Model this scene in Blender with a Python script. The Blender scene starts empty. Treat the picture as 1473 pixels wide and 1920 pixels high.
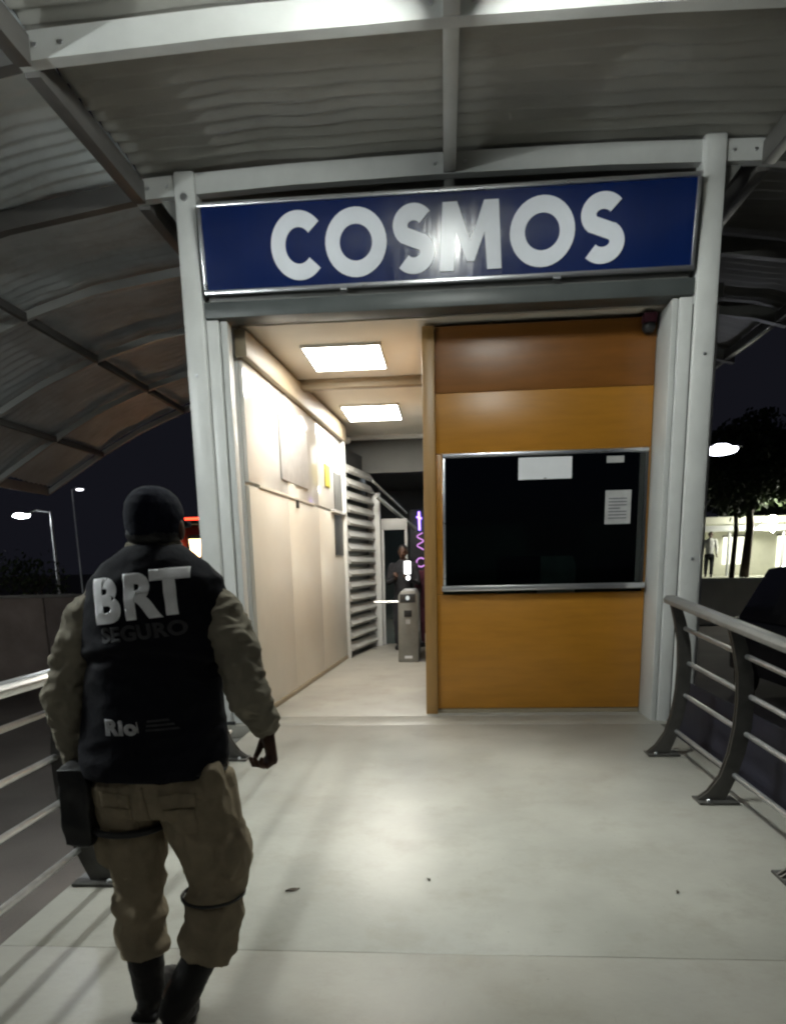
import bpy, bmesh, math, random
from mathutils import Vector, Matrix, noise
from mathutils.bvhtree import BVHTree
R = math.radians
random.seed(7)
sc = bpy.context.scene

# ------------------------------------------------------------------ camera
cam_d = bpy.data.cameras.new('camera'); cam = bpy.data.objects.new('camera', cam_d)
sc.collection.objects.link(cam); sc.camera = cam
yaw, pitch, roll = .0774, -.1989, -.0225
w = Vector((-math.sin(yaw)*math.cos(pitch), math.cos(yaw)*math.cos(pitch), math.sin(pitch)))
r0 = Vector((math.cos(yaw), math.sin(yaw), 0)); u0 = r0.cross(w)
rr = math.cos(roll)*r0 + math.sin(roll)*u0; uu = -math.sin(roll)*r0 + math.cos(roll)*u0
cam.matrix_world = Matrix(((rr.x, uu.x, -w.x, 0), (rr.y, uu.y, -w.y, 0), (rr.z, uu.z, -w.z, 1.5), (0, 0, 0, 1)))
cam_d.sensor_fit = 'VERTICAL'; cam_d.sensor_height = 36; cam_d.sensor_width = 27.6
cam_d.lens = 1308/1920*36; cam_d.shift_y = 363.5/1920
cam_d.clip_start = .05; cam_d.clip_end = 2000

# ------------------------------------------------------------------ night sky, moonlight, exposure
wd = bpy.data.worlds.new('World'); sc.world = wd; wd.use_nodes = True
nt = wd.node_tree; bg = nt.nodes['Background']
sky = nt.nodes.new('ShaderNodeTexSky'); sky.sky_type = 'NISHITA'; sky.sun_disc = False
sky.sun_elevation = R(-5); sky.sun_rotation = R(200)
tint = nt.nodes.new('ShaderNodeMix'); tint.data_type = 'RGBA'; tint.blend_type = 'MULTIPLY'; tint.inputs[0].default_value = 1
tint.inputs[7].default_value = (.12, .25, .7, 1)
glow = nt.nodes.new('ShaderNodeMix'); glow.data_type = 'RGBA'; glow.blend_type = 'ADD'; glow.inputs[0].default_value = 1
glow.inputs[7].default_value = (.036, .037, .055, 1)   # town glow in the night sky
nt.links.new(sky.outputs[0], tint.inputs[6]); nt.links.new(tint.outputs[2], glow.inputs[6]); nt.links.new(glow.outputs[2], bg.inputs[0])
bg.inputs[1].default_value = .12
sun = bpy.data.lights.new('moonlight', 'SUN'); sun.energy = .006; sun.angle = R(.5); sun.color = (.8, .88, 1)
so = bpy.data.objects.new('moonlight', sun); sc.collection.objects.link(so)
so.rotation_euler = (R(55), 0, R(200))
sc.view_settings.view_transform = 'Standard'; sc.view_settings.look = 'None'
sc.view_settings.gamma = 1; sc.view_settings.exposure = .55; sc.view_settings.use_curve_mapping = False
sc.cycles.use_denoising = True
sc.cycles.filter_width = 2.3
sc.cycles.max_bounces = 7; sc.cycles.sample_clamp_indirect = 6

# ------------------------------------------------------------------ helpers
COL = sc.collection
class MB:
    def __init__(s): s.v = []; s.f = []
    def add(s, vs, fs):
        n = len(s.v); s.v += [tuple(p) for p in vs]; s.f += [tuple(i+n for i in f) for f in fs]; return s
    def box(s, a, b, rot=None, at=None):
        x0, y0, z0 = a; x1, y1, z1 = b
        vs = [Vector(p) for p in ((x0,y0,z0),(x1,y0,z0),(x1,y1,z0),(x0,y1,z0),(x0,y0,z1),(x1,y0,z1),(x1,y1,z1),(x0,y1,z1))]
        if rot is not None:
            c = Vector(at) if at is not None else Vector(((x0+x1)/2, (y0+y1)/2, (z0+z1)/2))
            vs = [c + rot @ (p-c) for p in vs]
        return s.add(vs, [(0,3,2,1),(4,5,6,7),(0,1,5,4),(1,2,6,5),(2,3,7,6),(3,0,4,7)])
    def rings(s, rings, cap=True):
        n = len(rings[0]); vs = [p for r in rings for p in r]; fs = []
        for i in range(len(rings)-1):
            for j in range(n):
                k = (j+1) % n; fs.append((i*n+j, i*n+k, (i+1)*n+k, (i+1)*n+j))
        if cap: fs += [tuple(range(n-1, -1, -1)), tuple((len(rings)-1)*n+j for j in range(n))]
        return s.add(vs, fs)
    def tube(s, pts, rad, n=12, flat=1.0, dome=False):
        pts = [Vector(p) for p in pts]
        if not hasattr(rad, '__len__'): rad = [rad]*len(pts)
        rad = list(rad)
        if dome:
            d0 = (pts[0]-pts[1]).normalized(); d1 = (pts[-1]-pts[-2]).normalized(); ra, rb = rad[0], rad[-1]
            pts = [pts[0]+d0*ra*q for q in (.95, .6)] + pts + [pts[-1]+d1*rb*q for q in (.6, .95)]
            rad = [ra*.3, ra*.8] + rad + [rb*.8, rb*.3]
        out = []; ref = None
        for i, p in enumerate(pts):
            t = (pts[min(i+1, len(pts)-1)] - pts[max(i-1, 0)]).normalized()
            if ref is None: ref = Vector((0, 1, 0)) if abs(t.y) < .9 else Vector((1, 0, 0))
            a = t.cross(ref).normalized(); b = a.cross(t); ref = b
            out.append([p + rad[i]*(a*math.cos(q*2*math.pi/n) + b*flat*math.sin(q*2*math.pi/n)) for q in range(n)])
        return s.rings(out)
    def ellrings(s, spec, n=28):
        # spec: (cx, cy, z, rx, ry)
        return s.rings([[(cx+rx*math.cos(a), cy+ry*math.sin(a), z) for a in [2*math.pi*k/n for k in range(n)]] for cx, cy, z, rx, ry in spec])
    def ball(s, c, r, n=16):
        sp = []
        for i in range(1, 10):
            a = math.pi*i/10
            sp.append((c[0], c[1], c[2]-r[2]*math.cos(a), r[0]*math.sin(a), r[1]*math.sin(a)))
        return s.ellrings(sp, n)
    def prism(s, poly, a0, a1, axis='X'):
        # poly in the two other axes
        def p3(p, a): return {'X': (a, p[0], p[1]), 'Y': (p[0], a, p[1]), 'Z': (p[0], p[1], a)}[axis]
        n = len(poly)
        return s.add([p3(p, a0) for p in poly] + [p3(p, a1) for p in poly],
              [tuple(range(n-1, -1, -1)), tuple(range(n, 2*n))] + [(i, (i+1) % n, n+(i+1) % n, n+i) for i in range(n)])
    def build(s, name, m, parent=None, smooth=False, bevel=0):
        me = bpy.data.meshes.new(name); me.from_pydata(s.v, [], s.f)
        bm = bmesh.new(); bm.from_mesh(me); bmesh.ops.recalc_face_normals(bm, faces=bm.faces)
        if bevel: bmesh.ops.bevel(bm, geom=list(bm.edges), offset=bevel, segments=2, affect='EDGES', profile=.5)
        bm.to_mesh(me); bm.free()
        if smooth or bevel:
            for p in me.polygons: p.use_smooth = True
            me.set_sharp_from_angle(angle=R(35))
        me.materials.append(m)
        o = bpy.data.objects.new(name, me); COL.objects.link(o)
        if parent: o.parent = parent
        return o
def box(name, a, b, m, parent=None, bevel=.004):
    return MB().box(a, b).build(name, m, parent, bevel=bevel)
def empty(name, loc=(0,0,0)):
    o = bpy.data.objects.new(name, None); COL.objects.link(o); o.location = loc; o.empty_display_size = .1; return o
def tag(o, label, cat, group=None, kind=None):
    o['label'] = label; o['category'] = cat
    if group: o['group'] = group
    if kind: o['kind'] = kind
    return o
def structure(o): o['kind'] = 'structure'; return o

def mat(name, col, rough=.6, metal=0., var=.0, scale=6., bump=0., bscale=60., spec=.5, stretch=None, col2=None, coat=0, emit=None, es=0, space='Object', wear=None):
    m = bpy.data.materials.new(name); m.use_nodes = True; t = m.node_tree; b = t.nodes['Principled BSDF']
    b.inputs['Base Color'].default_value = (*col, 1); b.inputs['Roughness'].default_value = rough
    b.inputs['Metallic'].default_value = metal; b.inputs['Specular IOR Level'].default_value = spec
    b.inputs['Coat Weight'].default_value = coat
    if emit: b.inputs['Emission Color'].default_value = (*emit, 1); b.inputs['Emission Strength'].default_value = es
    tc = t.nodes.new('ShaderNodeTexCoord'); mp = t.nodes.new('ShaderNodeMapping')
    t.links.new(tc.outputs[space], mp.inputs[0])
    if stretch: mp.inputs['Scale'].default_value = stretch
    if var or col2:
        n = t.nodes.new('ShaderNodeTexNoise'); n.inputs['Scale'].default_value = scale; n.inputs['Detail'].default_value = 6; n.inputs['Roughness'].default_value = .6
        t.links.new(mp.outputs[0], n.inputs['Vector'])
        rp = t.nodes.new('ShaderNodeValToRGB'); rp.color_ramp.elements[0].position = .32; rp.color_ramp.elements[1].position = .68
        c2 = col2 or [c*(1-var) for c in col]; c1 = [min(1, c*(1+var*.4)) for c in col]
        rp.color_ramp.elements[0].color = (*c2, 1); rp.color_ramp.elements[1].color = (*c1, 1)
        t.links.new(n.outputs[0], rp.inputs[0])
        last = rp.outputs[0]
        if wear:
            n2 = t.nodes.new('ShaderNodeTexNoise'); n2.inputs['Scale'].default_value = wear[0]; n2.inputs['Detail'].default_value = 9; n2.inputs['Roughness'].default_value = .7
            t.links.new(mp.outputs[0], n2.inputs['Vector'])
            r2 = t.nodes.new('ShaderNodeValToRGB'); r2.color_ramp.elements[0].position = wear[1]; r2.color_ramp.elements[1].position = wear[2]
            t.links.new(n2.outputs[0], r2.inputs[0])
            mx = t.nodes.new('ShaderNodeMix'); mx.data_type = 'RGBA'
            t.links.new(r2.outputs[0], mx.inputs[0]); t.links.new(last, mx.inputs[6]); mx.inputs[7].default_value = (*wear[3], 1); last = mx.outputs[2]
        t.links.new(last, b.inputs['Base Color'])
        mr = t.nodes.new('ShaderNodeMapRange'); mr.inputs[3].default_value = max(.02, rough*.85); mr.inputs[4].default_value = min(1, rough*1.2)
        t.links.new(n.outputs[0], mr.inputs[0]); t.links.new(mr.outputs[0], b.inputs['Roughness'])
    if bump:
        n3 = t.nodes.new('ShaderNodeTexNoise'); n3.inputs['Scale'].default_value = bscale; n3.inputs['Detail'].default_value = 4
        t.links.new(mp.outputs[0], n3.inputs['Vector'])
        bp = t.nodes.new('ShaderNodeBump'); bp.inputs['Strength'].default_value = bump; bp.inputs['Distance'].default_value = .01
        t.links.new(n3.outputs[0], bp.inputs['Height']); t.links.new(bp.outputs[0], b.inputs['Normal'])
    return m
def emis(name, col, s):
    m = bpy.data.materials.new(name); m.use_nodes = True; t = m.node_tree; t.nodes.clear()
    e = t.nodes.new('ShaderNodeEmission'); o = t.nodes.new('ShaderNodeOutputMaterial')
    e.inputs[0].default_value = (*col, 1); e.inputs[1].default_value = s; t.links.new(e.outputs[0], o.inputs[0]); return m

M = dict(
 floor=mat('floor_coating', (.30,.29,.257), .36, var=.2, scale=1.1, bump=.12, bscale=25, spec=.4, wear=(2.6,.5,.85,(.2,.185,.15))),
 slab=mat('slab_concrete', (.28,.27,.25), .8, var=.25, scale=3, bump=.3),
 asphalt=mat('asphalt', (.115,.1,.092), .85, var=.4, scale=.6, bump=.5, bscale=40),
 steel=mat('painted_steel', (.52,.53,.52), .4, var=.1, scale=3, bump=.05, bscale=30, wear=(9,.66,.9,(.3,.28,.25))),
 darksteel=mat('dark_steel', (.1,.095,.09), .45, var=.2, scale=4),
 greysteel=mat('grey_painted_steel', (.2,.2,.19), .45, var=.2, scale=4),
 roof=mat('galvanised_roof_sheet', (.36,.355,.325), .5, metal=.1, var=.22, scale=1.2, bump=.25, bscale=3, stretch=(.5,1.5,1), wear=(2.2,.55,.85,(.2,.19,.165))),
 white=mat('white_paint', (.62,.63,.62), .38, var=.07, scale=4, bump=.04, bscale=30, wear=(7,.68,.92,(.4,.38,.34))),
 alum=mat('brushed_aluminium', (.66,.67,.7), .28, metal=.9, var=.1, scale=20, stretch=(.1,1,1)),
 navy=mat('navy_sign_film', (.002,.013,.085), .18, var=.1, scale=2, bump=.55, bscale=2.6, stretch=(2.2,1,.25), spec=.6, coat=.2),
 letter=mat('white_letter_film', (.76,.79,.86), .24, var=.05, scale=4, bump=.2, bscale=2.2, stretch=(1.2,1,.35)),
 dark=mat('dark_housing', (.075,.085,.085), .4, var=.15, scale=4),
 cream=mat('cream_wall_panel', (.62,.59,.52), .3, var=.06, scale=2, bump=.05, bscale=12, wear=(4,.66,.9,(.45,.39,.3))),
 wallwhite=mat('white_wall_panel', (.84,.83,.8), .13, var=.05, scale=2, spec=1, coat=.5, bump=.4, bscale=1.3),
 ceil=mat('ceiling_panel', (.72,.68,.6), .5, var=.06, scale=2),
 trim=mat('beige_trim', (.27,.22,.15), .5, var=.1, scale=5),
 orange=mat('orange_wood_laminate', (.36,.155,.014), .36, var=.16, scale=3, stretch=(.6,1,5), bump=.04, bscale=20, wear=(3,.6,.95,(.26,.09,.008))),
 brown=mat('shaded_wood_laminate', (.19,.07,.01), .38, var=.2, scale=3, stretch=(.6,1,5)),  # orange laminate with the header's shadow put into its colour
 post=mat('pale_wood_edging', (.3,.165,.05), .4, var=.15, scale=6, stretch=(6,6,.4)),
 black=mat('black_plastic', (.012,.012,.013), .45, var=.2, scale=8),
 dkgrey=mat('dark_grey_metal', (.05,.052,.055), .35, metal=.4, var=.2, scale=8),
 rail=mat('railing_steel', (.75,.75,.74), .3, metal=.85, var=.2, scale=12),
 railpost=mat('railing_post_steel', (.085,.082,.076), .36, metal=.5, var=.25, scale=9),
 paper=mat('paper', (.7,.71,.74), .7, var=.05, scale=5),
 papergrey=mat('grey_paper', (.4,.4,.4), .6, var=.2, scale=9),
 ink=mat('ink', (.05,.05,.07), .6),
 khaki=mat('khaki_trouser_cloth', (.27,.22,.15), .95, spec=.2, var=.3, scale=5, bump=.5, bscale=25),
 shirt=mat('khaki_shirt_cloth', (.24,.215,.165), .95, spec=.2, var=.25, scale=6, bump=.5, bscale=25),
 vest=mat('navy_vest_cloth', (.0045,.0047,.009), .9, spec=.2, var=.3, scale=6, bump=.4, bscale=30),
 vestprint=mat('white_print', (.9,.9,.93), .7, var=.12, scale=20),
 vestdim=mat('worn_grey_print', (.04,.04,.045), .8, var=.5, scale=25),
 vestmid=mat('pale_worn_print', (.5,.5,.52), .8, var=.6, scale=25),
 piping=mat('grey_piping', (.035,.035,.04), .6),
 skin=mat('brown_skin', (.075,.034,.02), .5, var=.15, scale=15),
 cap=mat('navy_cap_cloth', (.004,.005,.013), .9, spec=.15, var=.3, scale=10, bump=.3),
 boot=mat('black_boot_leather', (.008,.007,.007), .6, spec=.25, var=.3, scale=12, bump=.3, bscale=40),
 leaf=mat('dark_foliage', (.035,.055,.018), .7, var=.5, scale=3),
 bark=mat('bark', (.07,.05,.035), .9, var=.3, scale=8, bump=.6),
 wallout=mat('rendered_wall', (.34,.28,.25), .9, var=.3, scale=1.2, bump=.3),
 pale=mat('pale_building_render', (.62,.62,.52), .8, var=.12, scale=1.5),
 red=mat('red_paint', (.45,.035,.015), .5, var=.2, scale=3),
 carpaint=mat('dark_car_paint', (.012,.012,.018), .22, var=.1, scale=3, coat=.5),
 tyre=mat('tyre_rubber', (.015,.015,.015), .9),
 tarp=mat('navy_screen_cloth', (.006,.006,.018), .8, var=.4, scale=2, bump=.4, bscale=5),
 yellow=mat('yellow_sticker', (.6,.55,.1), .5), maroon=mat('maroon_cloth', (.07,.012,.025), .9, var=.3, scale=9),
 darkcloth=mat('charcoal_cloth', (.018,.018,.022), .9, var=.3, scale=9), whitecloth=mat('white_cloth', (.75,.75,.72), .9, var=.1, scale=9),
 hallgrey=mat('grey_hall_panel', (.16,.165,.16), .6, var=.15, scale=2), slat=mat('grey_shutter_slat', (.42,.42,.4), .4, var=.15, scale=5),
)
def floor_scuffs(m):
    # fine grit specks and long thin scuff marks worn into the coating
    t = m.node_tree; b = t.nodes['Principled BSDF']; src = b.inputs['Base Color'].links[0].from_socket
    tc = t.nodes.new('ShaderNodeTexCoord')
    for sc_, st, lo, hi, amt, col in ((55,(1,1,1),.70,.76,.55,(.1,.09,.075)), (9,(1,7,1),.66,.78,.3,(.13,.12,.1)), (7,(6,1,1),.68,.8,.28,(.14,.13,.11)), (1.6,(1,1,1),.52,.7,.22,(.17,.155,.13))):
        mp = t.nodes.new('ShaderNodeMapping'); mp.inputs['Scale'].default_value = st; mp.inputs['Rotation'].default_value = (0,0,.35*st[0]-.2*st[1]); t.links.new(tc.outputs['Object'], mp.inputs[0])
        n = t.nodes.new('ShaderNodeTexNoise'); n.inputs['Scale'].default_value = sc_; n.inputs['Detail'].default_value = 5; t.links.new(mp.outputs[0], n.inputs['Vector'])
        rp = t.nodes.new('ShaderNodeMapRange'); rp.inputs[1].default_value = lo; rp.inputs[2].default_value = hi; rp.inputs[4].default_value = amt; t.links.new(n.outputs[0], rp.inputs[0])
        mx = t.nodes.new('ShaderNodeMix'); mx.data_type = 'RGBA'; t.links.new(rp.outputs[0], mx.inputs[0]); t.links.new(src, mx.inputs[6]); mx.inputs[7].default_value = (*col, 1); src = mx.outputs[2]
    t.links.new(src, b.inputs['Base Color'])
floor_scuffs(M['floor'])
def glass_mat(name, col, alpha):
    m = bpy.data.materials.new(name); m.use_nodes = True; t = m.node_tree; t.nodes.clear()
    o = t.nodes.new('ShaderNodeOutputMaterial'); g = t.nodes.new('ShaderNodeBsdfGlossy'); g.inputs['Roughness'].default_value = .05
    tr = t.nodes.new('ShaderNodeBsdfTransparent'); tr.inputs[0].default_value = (*col, 1)
    mx = t.nodes.new('ShaderNodeMixShader'); fr = t.nodes.new('ShaderNodeFresnel'); fr.inputs[0].default_value = 1.5
    ad = t.nodes.new('ShaderNodeMath'); ad.operation = 'ADD'; ad.inputs[1].default_value = alpha
    t.links.new(fr.outputs[0], ad.inputs[0]); t.links.new(ad.outputs[0], mx.inputs[0])
    t.links.new(tr.outputs[0], mx.inputs[1]); t.links.new(g.outputs[0], mx.inputs[2]); t.links.new(mx.outputs[0], o.inputs[0]); return m
M['glass'] = glass_mat('window_glass', (.42,.52,.5), .05)
M['booth_inside'] = mat('booth_interior_paint', (.06,.08,.07), .7, var=.3, scale=2)
M['clear'] = glass_mat('clear_glass', (.75,.85,.85), .03)
L = dict(tube=emis('lit_tube', (.95,1,.94), 330), panel=emis('lit_panel', (1,.95,.85), 30), street=emis('lit_street_lamp', (.9,.95,1), 300),
         dimstreet=emis('lit_street_lamp_dim', (.9,.9,1), 3), warm=emis('lit_window', (1,.62,.3), 7), cool=emis('lit_shop_window', (1,1,.78), 1.5),
         redl=emis('assumed_red_light', (1,.05,.02), 4), purple=emis('purple_tube', (.22,.12,1), 6), pink=emis('pink_tube', (.7,.3,.8), .9), phone=emis('lit_screen', (1,1,1), 4),
         assumed_led=emis('assumed_side_lamp', (1,.94,.85), 250), bulb=emis('lit_bulb', (1,1,.85), 260))

# ------------------------------------------------------------------ ground, floor
g = MB().add([(-400,-200,-.9),(400,-200,-.9),(400,800,-.9),(-400,800,-.9)], [(0,1,2,3)]).build('ground', M['asphalt']); structure(g)
XL, XR = -1.84, 1.98
fl = empty('floor', (0,0,0)); structure(fl)
for a, b in ((-4.0, 2.498), (2.5, 6.9), (6.9015, 20)):
    xa, xb = (XL, XR) if b < 6.9 else (-2.3, 2.4)
    if a == 2.5:
        MB().box((XL,a,-.12), (XR,6.5,0)).build('floor_panel', M['floor'], fl, bevel=.003)
        MB().box((-2.3,6.5012,-.12), (2.4,b,0)).build('floor_panel', M['floor'], fl, bevel=.003)
    else: MB().box((xa,a,-.12), (xb,b,0)).build('floor_panel', M['floor'], fl, bevel=.003)
structure(box('ramp_slab', (XL+.06,-4,-.9), (XR-.06,6.5,-.125), M['slab']))
structure(box('platform_slab', (-2.25,6.51,-.9), (2.35,20,-.125), M['slab']))

# ------------------------------------------------------------------ canopy roof
def prof(x):
    a = abs(x); P = [(0,4.87),(1.3,4.86),(2.6,4.82),(3.9,4.64),(4.7,4.42),(5.5,4.12),(6.3,3.72),(7.2,3.2),(8.2,2.6)]
    for (x0, z0), (x1, z1) in zip(P, P[1:]):
        if a <= x1:
            t = (a-x0)/(x1-x0); return z0+(z1-z0)*t
    return P[-1][1]
canopy = empty('canopy_roof', (0,0,5)); canopy.location = (0,0,0)
tag(canopy, 'curved corrugated metal canopy roof with pale steel beams over the walkway', 'roof')
XA, XB = -7.4, 4.3
BY = [-3.5,-1.8,-.1,1.58,3.26,4.94,6.64,8.3,9.95,11.6,13.2]
nx = 44
M['roofpale'] = mat('lit_pale_roof_sheet', (.68,.73,.75), .5, var=.3, scale=.9, bump=.3, bscale=2.5, wear=(1.6,.5,.8,(.36,.37,.36)))  # smoother left sheeting, paler so the colour carries the lamplight there
xsL = [XA+(-2.605-XA)*i/28 for i in range(29)]; xsR = [-2.6+(XB+2.6)*i/34 for i in range(35)]
wave = [(0,0),(.035,0),(.055,.042),(.095,.042),(.115,0)]
for bi in range(len(BY)-1):
    y0, y1 = BY[bi]+.004, BY[bi+1]-.004
    for xs, amp, crumple, sm in ((xsL, .010, 1.9, M['roofpale']), (xsR, .026, 1.1, M['roof'])):
        ys = []; y = y0
        while y < y1:
            for dy, dz in wave[:-1] if True else wave:
                if y+dy < y1: ys.append((y+dy, dz))
            y += .15
        ys.append((y1, 0))
        vs = []; fs = []
        for (yy, dz) in ys:
            for x in xs:
                n_ = noise.noise(Vector((x*.9, yy*.8, 3.1)))*.028 + noise.noise(Vector((x*2.3, yy*1.7, 9.1)))*.02*crumple
                vs.append((x, yy, prof(x)+.02+dz*amp/.042+n_))
        W = len(xs)
        for i in range(len(ys)-1):
            for j in range(W-1): fs.append((i*W+j, i*W+j+1, (i+1)*W+j+1, (i+1)*W+j))
        nv = len(vs); vs += [(a, b, c+.006) for a, b, c in vs]; fs += [tuple(nv+i for i in reversed(f)) for f in fs]
        o = MB().add(vs, fs).build('roof_sheet', sm, canopy, smooth=True)
def arc_beam(y, x0, x1, h, d, drop, m=None, n=28, name='roof_beam'):
    rings = []
    for i in range(n+1):
        x = x0+(x1-x0)*i/n; z = prof(x)-drop
        rings.append([(x,y-d/2,z-h),(x,y+d/2,z-h),(x,y+d/2,z),(x,y-d/2,z)])
    return MB().rings(rings).build(name, m or M['steel'], canopy, bevel=0)
for y in BY:
    arc_beam(y, -2.655, 2.95 if abs(y-6.64) < .1 else 2.68, .16, .09, .02)
    if y < 7: arc_beam(y, XA-.02, -2.66, .16, .09, .02, M['darksteel'])  # left run darker than the middle span
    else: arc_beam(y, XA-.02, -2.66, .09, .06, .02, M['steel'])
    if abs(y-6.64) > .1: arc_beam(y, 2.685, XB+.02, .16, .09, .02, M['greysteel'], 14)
for x, wdt, h in ((.06,.1,.13),(-2.6,.1,.17),(2.62,.1,.17),(-4.7,.06,.09),(-6.3,.06,.09),(4.2,.08,.12)):
    for k in range(len(BY)-1):
        z = prof(x)-.045
        MB().box((x-wdt/2, BY[k]+.047, z-h), (x+wdt/2, BY[k+1]-.047, z)).build('purlin', M['steel'] if abs(x) < 1 else M['darksteel'], canopy, bevel=.003)
MB().box((XA-.06,BY[0],2.93), (XA-.03,BY[-1],3.1)).build('gutter', M['greysteel'], canopy, bevel=.004)
for y in BY:
    for x in (-2.52,-2.35,2.35,2.52,-.06,.19): MB().tube([(x,y-.052,prof(x)-.1),(x,y-.044,prof(x)-.1)], .014, 8).build('bolt', M['alum'], canopy)
# hanger under the middle of the portal beam
box('hanger', (.02,6.66,4.5), (.1,6.68,4.68), M['greysteel'], canopy)
# gusset plate by each post head
for sx in (-1, 1):
    MB().prism([(sx*2.3,4.8),(sx*2.3,4.45),(sx*2.55,4.8)], 6.66, 6.69, 'Y').build('gusset_plate', M['greysteel'], canopy)

# twin tube lamps under the ridge purlin
def lamp_batten(y0, y1, x, z, label, m):
    t = empty('tube_lamp', (x, (y0+y1)/2, z)); tag(t, label, 'lamp')
    def loc(p): return (p[0]-x, p[1]-(y0+y1)/2, p[2]-z)
    MB().box(loc((x-.08,y0,z)), loc((x+.08,y1,z+.05))).build('housing', M['white'], t, bevel=.003)
    for s in (-.045, .045):
        MB().tube([loc((x+s,y0+.03,z-.03)), loc((x+s,y1-.03,z-.03))], .016, 10).build('tube', m, t, smooth=True)
    for yy in (y0+.02, y1-.02):
        MB().box(loc((x-.07,yy-.012,z-.05)), loc((x+.07,yy+.012,z))).build('lamp_holder', M['white'], t)
lamp_batten(3.45, 4.5, .06, 4.62, 'twin tube lamp under the roof ridge just before the blue sign', L['tube'])
beam = bpy.data.lights.new('added_pool_spot', 'SPOT'); beam.energy = 480; beam.spot_size = R(60); beam.spot_blend = 1; beam.shadow_soft_size = .25; beam.color = (.93,1,.95)
bo_ = bpy.data.objects.new('added_pool_spot', beam); COL.objects.link(bo_); bo_.location = (-.1,3.98,4.55); bo_.rotation_euler = (R(2),R(-2),0)   # spot added inside the fitting to shape the bright pool on the floor
L['assumed_tube'] = emis('assumed_tube_back', (.98,1,.9), 48)
L['added_tube'] = emis('added_tube_side', (.93,1,.98), 380)
lamp_batten(-2.6, -1.4, .06, 4.64, 'assumed unseen twin tube lamp under the roof ridge behind the walking guard', L['assumed_tube'])  # lamp assumed behind the camera, lights the guard's back

lamp_batten(2.3, 3.6, -4.5, 3.9, 'added unseen twin tube lamp under the low left side of the canopy roof', L['added_tube'])  # extra lamp added out of view to brighten the left roof

# ------------------------------------------------------------------ portal
D = 6.64
port = empty('entrance_portal', (0,D,0)); tag(port, 'pale steel portal frame with two tall posts carrying the blue station sign', 'doorway')
def P(name, a, b, m, bev=.006): return box(name, (a[0],a[1]-D,a[2]), (b[0],b[1]-D,b[2]), m, port, bev)
P('post', (-2.29,6.56,0), (-2.1,6.76,4.83), M['white'], .03)
P('post', (2.1,6.56,0), (2.29,6.76,4.85), M['white'], .03)
P('post_base', (-2.33,6.52,.0), (-2.06,6.558,.03), M['dkgrey'])
P('post_base', (2.06,6.52,.0), (2.33,6.558,.03), M['dkgrey'])
P('jamb_panel', (-2.095,6.6,0), (-1.985,6.74,3.66), M['white'])
P('jamb_panel', (-1.978,6.63,0), (-1.915,6.76,3.66), M['steel'])

P('jamb_seal', (-1.984,6.66,0), (-1.979,6.7,3.6), M['black'], .001)
P('jamb_panel', (1.985,6.6,0), (2.095,6.74,3.66), M['white'])
P('jamb_panel', (1.93,6.62,0), (1.978,7.12,3.66), M['steel'])
P('jamb_seal', (2.0955,6.59,0), (2.0995,6.72,3.6), M['black'], .001)
P('latch', (-1.962,6.60,1.0), (-1.94,6.628,1.16), M['black'])
P('latch', (-1.945,6.60,.84), (-1.925,6.628,.97), M['black'])
P('header_beam', (-2.095,6.58,3.67), (2.095,6.8,3.8), M['dark'])
P('shutter_box', (-2.06,6.62,3.803), (2.06,6.9,3.92), M['greysteel'])
for sx in (-1,1):
    for z in (.12,1.5,3.2): MB().tube([(sx*2.2,6.55-D,z),(sx*2.2,6.562-D,z)], .013, 8).build('bolt', M['alum'], port)
MB().tube([(-2.2,6.545-D,4.62),(-2.2,6.565-D,4.62)], .03, 12).build('bolt', M['alum'], port, smooth=True)

# sign, leaning a little forward
sign = empty('station_sign', (0,6.555,3.845)); sign.rotation_euler = (R(6.2), 0, 0)
tag(sign, 'long navy blue sign reading COSMOS in white capitals above the doorway', 'sign')
SW, SH = 2.07, .69
MB().box((-SW,.02,.0), (SW,.13,SH)).build('sign_box', M['dark'], sign, bevel=.004)
MB().box((-SW+.03,-.004,.035), (SW-.03,.0195,SH-.035)).build('sign_face', M['navy'], sign)
MB().box((-SW,-.02,SH-.034), (SW,.0195,SH)).build('sign_frame', M['alum'], sign, bevel=.004)
MB().box((-SW,-.02,0), (SW,.0195,.034)).build('sign_frame', M['alum'], sign, bevel=.004)
for s in (-1, 1): MB().box((min(s*SW,s*(SW-.029)),-.02,.0345), (max(s*SW,s*(SW-.029)),.0195,SH-.0345)).build('sign_frame', M['alum'], sign, bevel=.004)
for x in (-.85,.95): MB().box((x-.03,-.03,-.016), (x+.03,.02,-.002)).build('bracket', M['alum'], sign)

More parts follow.
